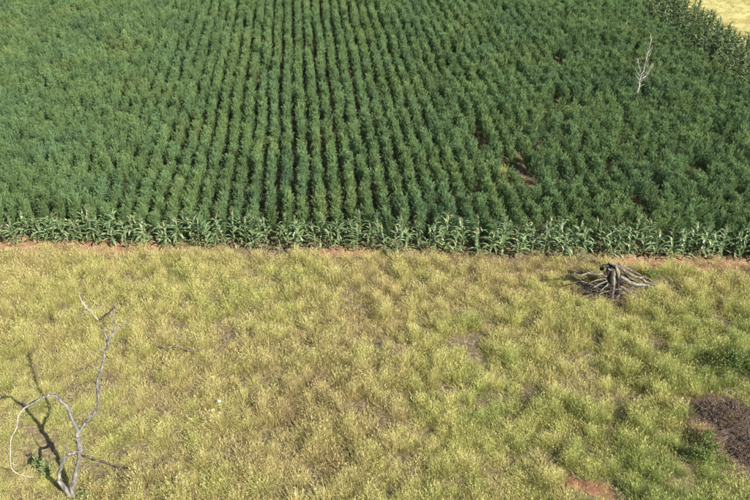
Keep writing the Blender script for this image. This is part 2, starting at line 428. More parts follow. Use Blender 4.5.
def build_grass():
    protos = [make_tuft(i, 190, (0.26, 0.62), 0.27, 80, 0.8) for i in range(6)] + [make_tuft(6 + i, 105, (0.12, 0.36), 0.36, 26, 0.8) for i in range(4)]
    # big clumps on a jittered lattice, low growth everywhere between them
    st = 0.47
    gx, gy = np.meshgrid(np.arange(-36, 36, st), np.arange(9, 36, st)); nc = gx.size
    x = np.concatenate([(gx + rng.uniform(-.28, .28, gx.shape)).ravel(), rng.uniform(-36, 36, 19000)])
    y = np.concatenate([(gy + rng.uniform(-.28, .28, gy.shape)).ravel(), rng.uniform(9, 36, 19000)])
    big = np.arange(len(x)) < nc
    bb = beyond_border(x, y)
    k = (np.abs(x) < 16 + (y - 9) * 0.55) & (bb < 0.75)
    x, y, bb, big = x[k], y[k], bb[k], big[k]
    lump = fbm(x, y, 0.95, 40)
    dens = np.where(big, np.clip((lump - 0.36) / 0.15, 0.05, 1.0), 0.95)
    # thin and low towards the corn, thick elsewhere
    dens *= np.clip(0.35 + (-bb) / 1.6, 0.22, 1)
    dens = np.where(big & (bb > -0.1), 0, dens)
    hmul = 0.40 + 1.2 * np.clip(0.6 * lump + 0.4 * fbm(x, y, 3.2, 50), 0, 1)
    hmul *= np.where(big, rng.uniform(0.65, 1.35, len(x)), 1)
    px, py = to_px(np.stack([x, y, np.zeros_like(x)], -1))
    red = np.zeros_like(x)
    tint = 0.47 + 0.46 * (fbm(x, y, 4.5, 60) - 0.5) + 0.40 * (fbm(x, y, 0.9, 70) - 0.5) + rng.normal(0, 0.07, len(x)) - np.where(big, 0, 0.08)
    def blob(cx, cy, rx, ry): return np.exp(-(((px - cx) / rx) ** 2 + ((py - cy) / ry) ** 2))
    # broad drifts of greener and drier growth over the pasture
    tint += 0.25 * np.clip((px - 430) / 200, 0, 1) * np.clip((py - 265) / 60, 0, 1)
    tint += 0.20 * blob(490, 390, 45, 60) + 0.12 * blob(60, 470, 90, 60) + 0.06 * blob(230, 310, 60, 25) + 0.10 * blob(120, 300, 120, 30)
    tint -= 0.16 * blob(270, 370, 110, 45) + 0.10 * blob(360, 430, 90, 60) + 0.12 * blob(360, 310, 40, 50)
    tint += 0.30 * blob(735, 372, 32, 16) + 0.12 * blob(700, 460, 28, 22) + 0.12 * blob(640, 460, 90, 50)
    tint -= 0.16 * np.clip(1 + bb / 1.8, 0, 1)
    for cx, cy, rx, ry, kd in BAREG:
        e = np.sqrt(((x - cx) / rx) ** 2 + ((y - cy) / ry) ** 2) + (fbm(x, y, 0.6, 90) - 0.5) * 0.9
        keep = np.clip((e - 0.75) / 0.5, 0, 1)
        if kd == 'brown':
            tint = np.where(keep < 0.9, 0.02 + 0.16 * rng.random(len(x)), tint); keep = np.maximum(keep, 0.22)
        if kd in ('red', 'gap'): keep = np.where(big, keep, np.maximum(keep, 0.30 if kd == 'red' else 0.22))
        dens *= keep
        hmul *= np.clip(0.55 + 0.5 * keep, 0, 1)
    # small random hollows added to give dark, shaded pockets in the sward
    for _ in range(420):
        hx, hy = rng.uniform(-17, 17), rng.uniform(16.5, 32); r1, r2, an = rng.uniform(.12, .34), rng.uniform(.14, .42), rng.uniform(0, 3.14)
        a_ = (x - hx) * math.cos(an) + (y - hy) * math.sin(an); b_ = -(x - hx) * math.sin(an) + (y - hy) * math.cos(an)
        e = np.hypot(a_ / r1, b_ / r2)
        dens = np.where(e < 1.25, dens * np.where(big, 0.0, 0.35), dens)
    # soil showing at the foot of the corn
    t = (x - B0[0]) * BD[0] + (y - B0[1]) * BD[1]
    edge = (bb > -0.8) & (((t > -6) & (t < 9.3)) | ((t > 17.2) & (t < 21)) | ((t > 34)))
    dens = np.where(edge, dens * 0.34, dens)
    k = rng.random(len(x)) < dens
    x, y, tint, hmul, bb, big = x[k], y[k], tint[k], hmul[k], bb[k], big[k]
    hmul *= np.clip(0.55 + (-bb) / 2.5, 0.5, 1)
    tr = G(71, 496)                       # growth shortened beside the dead tree so its shadow shows
    hmul *= np.clip(0.5 + 0.5 * (np.hypot((x - tr.x + 3.0) / 5.5, (y - tr.y - 3.0) / 5.5) - 0.6) / 0.5, 0.5, 1)
    for cx, cy, rx, ry in GAPS:                # dry weeds standing in the holes of the crop
        c = G(cx, cy, 0.9); q = int(5 * rx * ry) + 3
        x = np.concatenate([x, c.x + rng.normal(0, rx * 0.6, q)]); y = np.concatenate([y, c.y + rng.normal(0, ry * 0.6, q)])
        tint = np.concatenate([tint, rng.choice([0.0, 0.02, 0.84], q)]); hmul = np.concatenate([hmul, rng.uniform(0.6, 1.1, q)])
        big = np.concatenate([big, np.ones(q, bool)])
    z = relief(x, y) - 0.02
    m = len(x)
    s = np.where(big, rng.uniform(0.65, 1.2, m), rng.uniform(0.8, 1.2, m))
    scl = np.stack([s * rng.uniform(0.85, 1.2, m), s * rng.uniform(0.85, 1.2, m), np.clip(s, 0.8, 1.15) * hmul], -1)
    rot = np.stack([rng.normal(0, 0.10, m), rng.normal(0, 0.10, m), rng.uniform(0, 6.283, m)], -1)
    var = np.where(big, rng.integers(0, 6, m), rng.integers(6, 10, m))
    scatter('grass', protos, np.stack([x, y, z], -1), rot, scl, var, {'tint': np.clip(tint, 0, 0.84)},
            'tall straw yellow and green grass covering the foreground pasture')
    # stubble straws on the pale field beyond
    st = []
    for i in range(3):
        r = random.Random(i); V, F, MI = [], [], []
        for q in range(26):
            blade(V, F, MI, Vector((r.uniform(-.4, .4), r.uniform(-.4, .4), -0.02)), r.uniform(0, 6.28), r.uniform(0, .4), r.uniform(.12, .3), 0.03, 2, 0.2, 0)
        st.append(mesh('straw_tuft_%d' % i, V, F, [M['straw']]))
    n = 5000
    d = rng.uniform(SIDE_W + 0.8, 34, n); tt = rng.uniform(-6, 45, n)
    p = H0 + d[:, None] * RV + tt[:, None] * RU
    k = rng.random(n) < 0.3 + 1.1 * fbm(p[:, 0], p[:, 1], 3.0, 14)
    p = p[k]; n = len(p)
    scatter('straw_stubble', st, np.column_stack([p, np.full(n, 0.02)]), np.column_stack([np.zeros((n, 2)), rng.uniform(0, 6.28, n)]),
            np.ones((n, 3)) * rng.uniform(0.6, 1.0, n)[:, None], rng.integers(0, 3, n), {}, 'short straw stubble standing on the pale yellow field')
build_grass()

# ------------------------------------------------------------------ feathery crop in rows
def make_crop(i):
    """returns foliage mesh, stem mesh, joined mesh"""
    r = random.Random(300 + i); V, F = [], []
    SV, SF = [], []
    Ht = r.uniform(1.65, 1.95)
    def prism(a, b, ra, rb):
        d = (b - a).normalized(); u = d.orthogonal().normalized(); v = d.cross(u); k0 = len(SV)
        for p, q in ((a, ra), (b, rb)):
            for j in range(3):
                g = j * 2.0944; SV.append(p + (u * math.cos(g) + v * math.sin(g)) * q)
        for j in range(3): SF.append((k0 + j, k0 + (j + 1) % 3, k0 + 3 + (j + 1) % 3, k0 + 3 + j))
    lean = Vector((r.gauss(0, 0.04), r.gauss(0, 0.04), 0))
    def axis(t): return Vector((0, 0, Ht * t)) + lean * t * t * Ht
    for k in range(4): prism(axis(k / 4), axis((k + 1) / 4), 0.014 * (1 - k * .22), 0.014 * (1 - (k + 1) * .22))
    nsh = 34
    for k in range(nsh):
        t0 = 0.10 + 0.82 * (k / nsh) + r.uniform(-.02, .02)
        az = k * 2.4 + r.uniform(-.4, .4)
        out = (0.35 if t0 < 0.55 else 0.35 * (1.18 - t0) / 0.63) * r.uniform(0.7, 1.2)
        rise = r.uniform(0.38, 0.72) * (1.1 - 0.5 * t0)
        a = axis(t0); d = Vector((math.cos(az), math.sin(az), 0))
        prev = a
        for s in range(1, 4):
            u = s / 3
            q = a + d * out * (u ** 0.75) + Vector((0, 0, rise * u ** 1.4))
            if s > 1 or True: prism(prev, q, 0.006 * (1.2 - u), 0.006 * (1.0 - u * .8))
            for _ in range(10):
                c = prev.lerp(q, r.random())
                la = r.uniform(0, 6.283); el = r.uniform(-0.15, 1.15)
                ld = Vector((math.cos(la) * math.cos(el), math.sin(la) * math.cos(el), math.sin(el)))
                ld = (ld * 0.8 + d * 0.35 + Vector((0, 0, 0.75))).normalized()
                L = r.uniform(0.12, 0.22); wv = ld.orthogonal().normalized()
                wv = (Matrix.Rotation(r.uniform(0, 6.283), 3, ld) @ wv) * r.uniform(0.010, 0.018)
                k0 = len(V)
                V.extend([c, c + ld * L * 0.45 + wv, c + ld * L + Vector((0, 0, -0.02)), c + ld * L * 0.45 - wv]); F.append((k0, k0 + 1, k0 + 2, k0 + 3))
            prev = q
    for _ in range(26):                                   # plume at the tip
        c = axis(r.uniform(0.86, 1.0)); la = r.uniform(0, 6.283)
        ld = Vector((math.cos(la) * 0.5, math.sin(la) * 0.5, r.uniform(0.5, 1.0))).normalized(); L = r.uniform(0.10, 0.18)
        wv = ld.orthogonal().normalized() * 0.016; k0 = len(V)
        V.extend([c, c + ld * L * 0.45 + wv, c + ld * L, c + ld * L * 0.45 - wv]); F.append((k0, k0 + 1, k0 + 2, k0 + 3))
    fm = mesh('crop_foliage_%d' % i, V, F, [M['crop']]); sm = mesh('crop_stem_%d' % i, SV, SF, [M['stem']])
    o = len(V)
    jm = mesh('crop_plant_%d' % i, V + SV, F + [tuple(q + o for q in f) for f in SF], [M['crop'], M['stem']], False, [0] * len(F) + [1] * len(SF))
    return fm, sm, jm

def build_crop():
    kinds = [make_crop(i) for i in range(7)]
    SP, DX = 0.92, 0.46
    P0, ROW, K = [], [], []
    for ri in range(-68, 60):
        v = ri * SP + 0.35
        amp = rng.uniform(-.06, .06)
        for s in np.arange(-60, 130, DX):
            p = RV * v + RU * (s + 60)
            P0.append((p[0] + 0, p[1])); ROW.append(ri); K.append(s)
    P0 = np.array(P0); ROW = np.array(ROW)
    P0 += rng.normal(0, 0.035, P0.shape)
    wob = (vnoise(P0[:, 0], P0[:, 1], 5.0, 33) - 0.5) * 0.16
    P0 += wob[:, None] * RV
    bb = beyond_border(P0[:, 0], P0[:, 1]); bs = beyond_side(P0[:, 0], P0[:, 1])
    k = (bb > 1.0) & (bs < -0.55) & (P0[:, 1] < 112) & (np.abs(P0[:, 0]) < 14 + P0[:, 1] * 0.56) & (rng.random(len(P0)) > 0.03)
    for cx, cy, rx, ry in GAPS:
        c = G(cx, cy, 0.9)
        k &= (((P0[:, 0] - c.x) / rx) ** 2 + ((P0[:, 1] - c.y) / ry) ** 2) > rng.uniform(0.5, 1.2, len(P0))
    # sparser, weaker patch towards the right
    px, py = to_px(np.column_stack([P0, np.full(len(P0), 1.0)]))
    weak = np.exp(-(((px - 600) / 160) ** 2 + ((py - 120) / 110) ** 2))
    k &= rng.random(len(P0)) > 0.24 * weak * (vnoise(P0[:, 0], P0[:, 1], 3.0, 77) > 0.4)
    P0, ROW, bb, px, py, weak = P0[k], ROW[k], bb[k], px[k], py[k], weak[k]
    n = len(P0)
    hm = 0.78 + 0.40 * fbm(P0[:, 0], P0[:, 1], 4.0, 5) + rng.normal(0, 0.07, n) - 0.08 * weak
    s = rng.uniform(0.80, 1.02, n)
    scl = np.column_stack([s, s, hm * rng.uniform(0.93, 1.1, n)]); rot = np.column_stack([rng.normal(0, .05, n), rng.normal(0, .05, n), rng.uniform(0, 6.283, n)])
    var = rng.integers(0, 7, n); pts = np.column_stack([P0, np.full(n, -0.03)])
    # the 300 plants nearest behind the corn are individuals
    vis = np.where((px > 4) & (px < 746))[0]
    front = vis[np.argsort(bb[vis])[:300]]
    rows = sorted(set(ROW[front])); seen = {r: 0 for r in rows}
    for i in front:
        seen[ROW[i]] += 1
        e = bpy.data.objects.new('crop_plant', None); e.empty_display_size = 0.2; link(e)
        e.location = pts[i]; e.rotation_euler = rot[i]; e.scale = scl[i]
        tag(e, 'feathery green crop plant, %s behind the corn in the %s row from left' % (ordinal(seen[ROW[i]]), ordinal(rows.index(ROW[i]) + 1)),
            'crop plant', 'feathery crop plants just behind the corn border')
        obj('foliage', kinds[var[i]][0], e); obj('stem', kinds[var[i]][1], e)
    rest = np.ones(n, bool); rest[front] = False
    scatter('crop_field', [q[2] for q in kinds], pts[rest], rot[rest], scl[rest], var[rest], {}, 'field of feathery green crop in long rows behind the corn border')
build_crop()

# ------------------------------------------------------------------ corn
def leaf_mesh(name, L, W, up, droop, mat, seed):
    """arching folded corn leaf along +X from the origin"""
    r = random.Random(seed); V, F = [], []; n = 6; ang = up; p = Vector((0, 0, 0)); tw = r.uniform(-0.5, 0.5)
    for k in range(n + 1):
        t = k / n
        wd = W * (0.55 + 0.9 * t) * (1 - t ** 2.2) if t < 1 else 0.002
        wd = max(wd, 0.003)
        s = Vector((0, math.cos(tw * t), math.sin(tw * t)))
        nrm = Vector((-math.sin(ang), 0, math.cos(ang)))
        V += [p - s * wd + nrm * wd * 0.35, p.copy(), p + s * wd + nrm * wd * 0.35]
        p = p + Vector((math.cos(ang), r.uniform(-.06, .06), math.sin(ang))) * (L / n)
        ang -= droop / n * (0.5 + t)
    for k in range(n):
        a = 3 * k; F += [(a, a + 1, a + 4, a + 3), (a + 1, a + 2, a + 5, a + 4)]
    return mesh(name, V, F, [mat], True)
LEAF = {}
for mk in ('corn', 'corn_dark', 'corn_dry'):
    LEAF[mk] = [leaf_mesh('%s_leaf_%d' % (mk, i), random.uniform(0.46, 0.68), random.uniform(0.046, 0.066), random.uniform(0.45, 1.05),
                          random.uniform(1.5, 2.7) + (0.6 if mk == 'corn_dry' else 0), M[mk], 40 + i) for i in range(6)]
def stalk_mesh(i):
    r = random.Random(60 + i); V, F = [], []; n = 8; Hs = 1.85
    for k in range(n + 1):
        t = k / n; rr = 0.021 * (1 - 0.65 * t); c = Vector((0.05 * math.sin(t * 2 + i) * t, 0.05 * math.cos(i * 2) * t * t, Hs * t))
        for j in range(5): V.append(c + Vector((math.cos(j * 1.2566), math.sin(j * 1.2566), 0)) * rr)
    for k in range(n):
        for j in range(5): F.append((k * 5 + j, k * 5 + (j + 1) % 5, k * 5 + 5 + (j + 1) % 5, k * 5 + 5 + j))
    return mesh('corn_stalk_%d' % i, V, F, [M['corn_stalk']], True)
def tassel_mesh(i):
    r = random.Random(80 + i); V, F, MI = [], [], []
    for k in range(9):
        b = Vector((0, 0, 0)); az = r.uniform(0, 6.283); blade(V, F, MI, b, az, 0.1 if k == 0 else r.uniform(0.25, 0.6), r.uniform(.22, .36), 0.016, 3, 0.1 if k == 0 else r.uniform(.1, .4), 0)
    return mesh('corn_tassel_%d' % i, V, F, [M['tassel']])
STALK = [stalk_mesh(i) for i in range(4)]; STALK_DARK = [stalk_mesh(i) for i in range(4)]
for m_ in STALK_DARK: m_.materials[0] = M['corn_dark']
TASSEL = [tassel_mesh(i) for i in range(4)]
def leaf_plan(seed, nl=12):
    r = random.Random(seed); base = r.uniform(0, 6.283); out = []
    for k in range(nl):
        t = (k + 0.6) / nl; z = 0.10 + 1.70 * t
        az = base + (k % 2) * math.pi + r.gauss(0, 0.75)
        dry = z < 0.42 and r.random() < 0.45
        sc = (0.75 + 0.5 * math.sin(math.pi * min(1, t * 1.05)) ) * r.uniform(0.85, 1.12)
        tilt = r.uniform(-0.3, 0.2) - (0.45 * (t - 0.6) if t > 0.6 else 0)
        out.append((z, az, tilt, sc, dry, r.randrange(6)))
    return out
PLANS = [leaf_plan(900 + i, 17 + i % 4) for i in range(10)]
BUSHY = [[(z, a, t, q, False, v) for z, a, t, q, d, v in leaf_plan(950 + i, 38)] for i in range(10)]
def joined_foliage(i, mk):
    V, F, MI = [], [], []
    for z, az, tilt, sc, dry, lv in (BUSHY if mk == 'corn_dark' else PLANS)[i]:
        lm = LEAF['corn_dry' if dry else mk][lv]; mat = Matrix.Translation((0, 0, z)) @ Matrix.Rotation(az, 4, 'Z') @ Matrix.Rotation(tilt, 4, 'Y') @ Matrix.Scale(sc, 4)
        o = len(V); V += [mat @ v.co for v in lm.vertices]
        for p in lm.polygons: F.append(tuple(o + q for q in p.vertices)); MI.append(1 if dry else 0)
    return mesh('%s_foliage_%d' % (mk, i), V, F, [M[mk], M['corn_dry']], True, MI)
FOL = {mk: [joined_foliage(i, mk) for i in range(10)] for mk in ('corn', 'corn_dark')}
def corn_all(i, mk):
    a, b, c = FOL[mk][i], STALK[i % 4], TASSEL[i % 4]
    V = [v.co.copy() for v in a.vertices]; F = [tuple(p.vertices) for p in a.polygons]; MI = [p.material_index for p in a.polygons]
    for m, k, dz in ((b, 2, 0), (c, 3, 1.83)):
        o = len(V); V += [v.co + Vector((0, 0, dz)) for v in m.vertices]
        F += [tuple(o + q for q in p.vertices) for p in m.polygons]; MI += [k] * len(m.polygons)
    return mesh('%s_plant_%d' % (mk, i), V, F, [M[mk], M['corn_dry'], M['corn_stalk'], M['tassel']], True, MI)

def corn_plant(p, label, group, i, scale, rz, lean, mk='corn', separate_leaves=True):
    e = bpy.data.objects.new('corn_plant', None); e.empty_display_size = 0.2; link(e)
    e.location = (p[0], p[1], -0.03); e.rotation_euler = (lean[0], lean[1], rz); e.scale = scale
    tag(e, label, 'corn plant', group)
    obj('stalk', (STALK_DARK if mk == 'corn_dark' else STALK)[i % 4], e)
    if i % 3 and mk == 'corn': obj('tassel', TASSEL[i % 4], e, (0, 0, 1.83))
    if separate_leaves:
        for z, az, tilt, sc, dry, lv in PLANS[i]:
            o = obj('leaf', LEAF['corn_dry' if dry else mk][lv], e, (0, 0, z), (0, tilt, az), (sc, sc, sc)); o.rotation_mode = 'XYZ'
    else: obj('foliage', FOL[mk][i], e)
    return e
def build_corn():
    r = random.Random(5)
    def row(d, step, jit):
        out = []; t = -7.0
        while t < 49:
            loose = min(1.0, max(0.0, (t - 12) / 14))      # hills of two or three plants at first, an even row further on
            t += (0.93 * (1 - loose) + 1.0 * loose) * r.uniform(1 - jit * 0.4, 1 + jit * 0.4)
            for k in range(2):
                tt = t + (k - 0.5) * (0.26 * (1 - loose) + 0.52 * loose) + r.gauss(0, 0.05 + 0.1 * loose)
                if step > 0.6 and r.random() < 0.35 * (1 - loose) + 0.12: continue
                p = B0 + BD * tt + BN * (d + r.gauss(0, 0.10)); out.append((tt, p))
        return out
    extra = []
    for d, step, sep in ((0.18, 0.53, True), (0.66, 0.62, False)):
        inside = []
        for t, p in sorted(row(d, step, 0.4), key=lambda a: a[0]):
            x, y = to_px(np.array([p[0], p[1], 1.0]))
            (inside if 1 < x < 749 else extra).append((t, p))
        for k, (t, p) in enumerate(inside):
            h = (0.90 + 0.12 * min(1, max(0, (t - 6) / 8))) * r.uniform(0.80, 1.16)
            s = r.uniform(0.9, 1.08)
            lab = 'green corn plant in the front row of the border, %s from the left edge' if sep else 'green corn plant in the back row of the border, %s from the left edge'
            corn_plant(p, lab % ordinal(k + 1), 'corn plants of the border along the grass', r.randrange(10), (s, s, h), r.uniform(0, 6.283),
                       (r.gauss(0, .10), r.gauss(0, .10)), 'corn', sep)
    # dark strip of corn along the side of the field
    side = []
    for q in range(6):
        t = -34.0
        while t < 58:
            t += 0.92 * r.uniform(0.7, 1.3)
            p = H0 + RU * t + RV * (0.15 + q * SIDE_W / 6 * 1.05 + r.gauss(0, 0.12))
            x, y = to_px(np.array([p[0], p[1], 1.4]))
            (side if (x < 749 and 1 < y) else extra).append((q, t, p))
    cnt = {}
    for q, t, p in sorted(side, key=lambda a: (a[0], -a[1])):
        cnt[q] = cnt.get(q, 0) + 1; s = r.uniform(1.0, 1.3)
        corn_plant(p, 'dark corn plant in strip by pale field, %s line from crop, %s from top' % (('first', 'second', 'third', 'fourth', 'fifth', 'sixth')[q], ordinal(cnt[q])),
                   'dark corn plants of the strip beside the pale field', r.randrange(10), (s, s, r.uniform(1.0, 1.35)), r.uniform(0, 6.283), (r.gauss(0, .1), r.gauss(0, .06)), 'corn_dark', False)
    P3, kinds = [], []
    for e in extra:
        p = e[-1]; P3.append((p[0], p[1], -0.03)); kinds.append(r.randrange(10))
    m = len(P3); s = rng.uniform(0.9, 1.12, m)
    scatter('corn_beyond', [corn_all(i, 'corn_dark') for i in range(10)], P3, np.column_stack([np.zeros((m, 2)), rng.uniform(0, 6.28, m)]), np.column_stack([s, s, s]), kinds, {},
            'corn of the border strips going on beyond the picture')
    print('corn', len(side), m)
build_corn()

# ------------------------------------------------------------------ dead wood
def tube(points, radii, seg=7, seed=0, rough=0.12, cap=True, sub=3, wob=0.4):
    """tapered, slightly knobbly limb through the points"""
    r = random.Random(seed)
    pts = [Vector(p) for p in points]; Q, R = [], []
    n = len(pts)
    for k in range(n - 1):
        p0, p1, p2, p3 = pts[max(k - 1, 0)], pts[k], pts[k + 1], pts[min(k + 2, n - 1)]
        for s in range(sub):
            t = s / sub
            Q.append(0.5 * ((2 * p1) + (p2 - p0) * t + (2 * p0 - 5 * p1 + 4 * p2 - p3) * t * t + (3 * p1 - p0 - 3 * p2 + p3) * t ** 3))
            R.append(radii[k] + (radii[k + 1] - radii[k]) * t)
    Q.append(pts[-1]); R.append(radii[-1])
    for k in range(1, len(Q) - 1): Q[k] = Q[k] + Vector((r.gauss(0, 1), r.gauss(0, 1), r.gauss(0, 1))) * min(wob * R[k], 0.03)
    V, F = [], []; u = None
    for k, c in enumerate(Q):
        d = (Q[min(k + 1, len(Q) - 1)] - Q[max(k - 1, 0)]).normalized()
        u = (u - d * u.dot(d)).normalized() if u is not None else d.orthogonal().normalized()
        v = d.cross(u)
        for j in range(seg):
            a = 6.2832 * j / seg; q = R[k] * (1 + r.uniform(-rough, rough))
            V.append(c + (u * math.cos(a) + v * math.sin(a)) * q)
    for k in range(len(Q) - 1):
        for j in range(seg): F.append((k * seg + j, k * seg + (j + 1) % seg, (k + 1) * seg + (j + 1) % seg, (k + 1) * seg + j))
    if cap:
        F.append(tuple(range(seg))[::-1]); F.append(tuple(range((len(Q) - 1) * seg, len(Q) * seg)))
    return V, F
def empty(name, loc):
    e = bpy.data.objects.new(name, None); e.empty_display_size = 0.3; link(e); e.location = loc
    return e
def limb(name, parent, pts, radii, mat, seed=0, rough=0.16, sub=3, seg=7, thick=1.0):
    """world-space limb as a child (or a thing when parent is None) with its origin at its foot"""
    o0 = parent.location if parent is not None and parent.type == 'EMPTY' else Vector(pts[0])
    if parent is not None and parent.type != 'EMPTY': o0 = parent.parent.location if parent.parent else parent.location
    V, F = tube([Vector(p) - o0 for p in pts], [q * thick for q in radii], seg, seed, rough, True, sub)
    return obj(name, mesh(name, V, F, [mat], True), parent, (0, 0, 0) if parent is not None else o0)

def build_dead_tree():
    b = G(71, 496); Y0 = b.y; TH = 0.84
    e = empty('dead_tree', (b.x, b.y, float(relief(np.array(b.x), np.array(b.y))) - 0.05))
    tag(e, 'bare grey dead tree with forked crooked limbs standing in the grass', 'tree')
    def q(x, y, dy=0.0): return P(x, y, Y0 + dy)
    foot = e.location.copy()
    T = limb('trunk', e, [foot + Vector((0, 0, -.05)), q(73, 486), q(76, 473, .05), q(79, 458, .05), q(79.5, 450), q(78, 440), q(76.5, 432)], [.155, .12, .10, .09, .115, .095, .085], M['dead'], 1, thick=TH)
    limb('branch', e, [foot + Vector((-.08, 0, .1)), q(64, 486, -.1), q(60, 481, -.15), q(59.5, 474, -.2), q(62, 463, -.2), q(68, 455, -.1), q(75, 452), q(79, 451)], [.13, .11, .09, .08, .075, .065, .06, .05], M['dead'], 2, thick=TH)
    limb('branch', e, [q(77.5, 438), q(75.5, 430), q(72, 417, .1), q(67, 406, .15), q(59, 398, .2), q(51, 395, .2), q(44, 397, .1), q(34, 403, 0), q(20, 410, -.2)], [.085, .08, .075, .068, .06, .052, .042, .034, .02], M['dead'], 3, thick=TH)
    limb('branch', e, [q(45, 397, .1), q(36, 400, .3), q(26, 407, .3), q(19, 414, .0), q(17, 427, -.2), q(11, 440, -.4), q(10, 458, -.6), q(12, 469, -.7), q(20, 475, -.7), q(34, 477.5, -.6)],
         [.032, .03, .027, .025, .024, .024, .023, .021, .018, .012], M['dead_pale'], 4, thick=TH)
    limb('twig', e, [q(11, 463, -.65), q(15, 465, -.6), q(19, 464.5, -.55)], [.012, .01, .006], M['dead_pale'], 5, thick=TH)
    limb('twig', e, [q(24, 476, -.7), q(26, 481, -.7), q(27, 487, -.75)], [.012, .01, .006], M['dead_pale'], 6, thick=TH)
    limb('branch', e, [q(77, 436), q(82, 427, .1), q(90, 418, .2), q(96.5, 409, .2), q(98.5, 397, .2), q(96.5, 383, .15), q(101, 371, .2), q(104, 356, .25), q(108, 343, .3), q(112, 335, .3)],
         [.08, .07, .066, .062, .058, .055, .052, .05, .048, .042], M['dead'], 7, thick=TH)
    limb('branch', e, [q(111, 337, .3), q(115, 326, .3), q(114.5, 316, .25), q(113.5, 308, .2)], [.036, .03, .027, .022], M['dead'], 8, thick=TH)
    limb('branch', e, [q(114, 308, .2), q(108, 313, .0), q(102, 318, -.1), q(98.5, 320.5, -.2)], [.024, .036, .036, .03], M['dark_wood'], 9, thick=TH)
    limb('branch', e, [q(98.5, 320, -.2), q(94, 315, -.3), q(87, 308, -.35), q(80, 298, -.4), q(80, 293, -.4)], [.028, .026, .023, .016, .008], M['dead_pale'], 10, thick=TH)
    limb('branch', e, [q(111, 337, .3), q(117, 330, .4), q(122, 325, .5), q(131, 318, .6)], [.034, .026, .018, .009], M['dead'], 11, thick=TH)
    limb('branch', e, [q(107, 345, .3), q(106, 336, .4), q(103, 328, .5), q(101, 324, .5)], [.03, .024, .018, .01], M['dead'], 12, thick=TH)
    limb('twig', e, [q(98, 390, .2), q(101, 385, .1), q(103, 379, 0)], [.02, .014, .007], M['dead'], 13, thick=TH)
    limb('twig', e, [q(67, 455, -.1), q(66.5, 446, -.2), q(67, 438, -.25)], [.026, .02, .008], M['dead'], 14, thick=TH)
    # fine dead twigs along the limbs
    r = random.Random(17)
    spots = [(72, 417), (67, 406), (59, 398), (51, 395), (40, 399), (30, 404), (82, 427), (90, 418), (97, 408), (98, 397), (97, 385), (101, 371), (103, 360), (105, 352), (108, 343), (112, 335),
             (115, 326), (114, 316), (106, 314), (92, 313), (86, 307), (122, 325), (61, 466), (60, 476), (77, 470), (78, 445)]
    for k, (x, y) in enumerate(spots):
        for h in range(2 if k % 3 else 1):
            a = q(x, y, .15); d = Vector((r.gauss(0, .8), r.gauss(0, .8), r.gauss(.45, .5))).normalized() * r.uniform(.2, .62)
            c1 = a + d * .5 + Vector((r.gauss(0, .05), r.gauss(0, .05), r.gauss(0, .05)))
            limb('twig', e, [a, c1, a + d], [.013, .009, .004], M['dead'], 200 + k * 3 + h, .2, 2, 5)
    limb('twig', e, [q(88, 420, .2), q(92, 421, .0), q(98, 418, -.2)], [.02, .014, .006], M['dead'], 15, thick=TH)
build_dead_tree()

def gz(p, dz): return Vector((p.x, p.y, float(relief(np.array(p.x), np.array(p.y))) + dz))
def lying(name, label, cat, pix, radii, mat, z=0.45, group=None, seed=0):
    pts = [gz(G(a, b, z), z + dz) for a, b, dz in pix]
    o = limb(name, None, pts, radii, mat, seed)
    return tag(o, label, cat, group)
lying('fallen_branch', 'long thin brown fallen branch in the grass right of the dead tree', 'branch', [(84, 456, .1), (98, 459, .05), (112, 463, .0), (125, 469, .05), (137, 471, .12)], [.045, .04, .034, .026, .012], M['twig'], .5, None, 21)
lying('fallen_branch', 'thin grey fallen stick in the grass near the bottom left', 'branch', [(172, 472, .05), (180, 480, 0), (188, 487, 0), (196, 493, .08)], [.02, .026, .022, .012], M['log'], .5, None, 22)
lying('fallen_branch', 'pale crooked fallen branch in the grass below the corn', 'branch', [(152, 345, .12), (165, 350, .05), (178, 349, .1), (192, 352, .04), (206, 350, .15)], [.02, .034, .03, .026, .012], M['log'], .38, None, 23)
def stone():
    V, F = [], []; n, k = 7, 5; r = random.Random(3)
    for j in range(k):
        a = math.pi * j / (k - 1)
        for i in range(n):
            q = 1 + r.uniform(-.15, .15); V.append((0.09 * math.sin(a) * math.cos(i * 6.283 / n) * q, 0.065 * math.sin(a) * math.sin(i * 6.283 / n) * q, 0.055 * math.cos(a) * q))
    for j in range(k - 1):
        for i in range(n): F.append((j * n + i, j * n + (i + 1) % n, (j + 1) * n + (i + 1) % n, (j + 1) * n + i))
    o = obj('stone', mesh('stone', V, F, [M['stone']], False)); o.location = gz(G(219, 400, .45), .47)
    tag(o, 'small whitish stone lying on the flattened dry grass', 'stone')
stone()

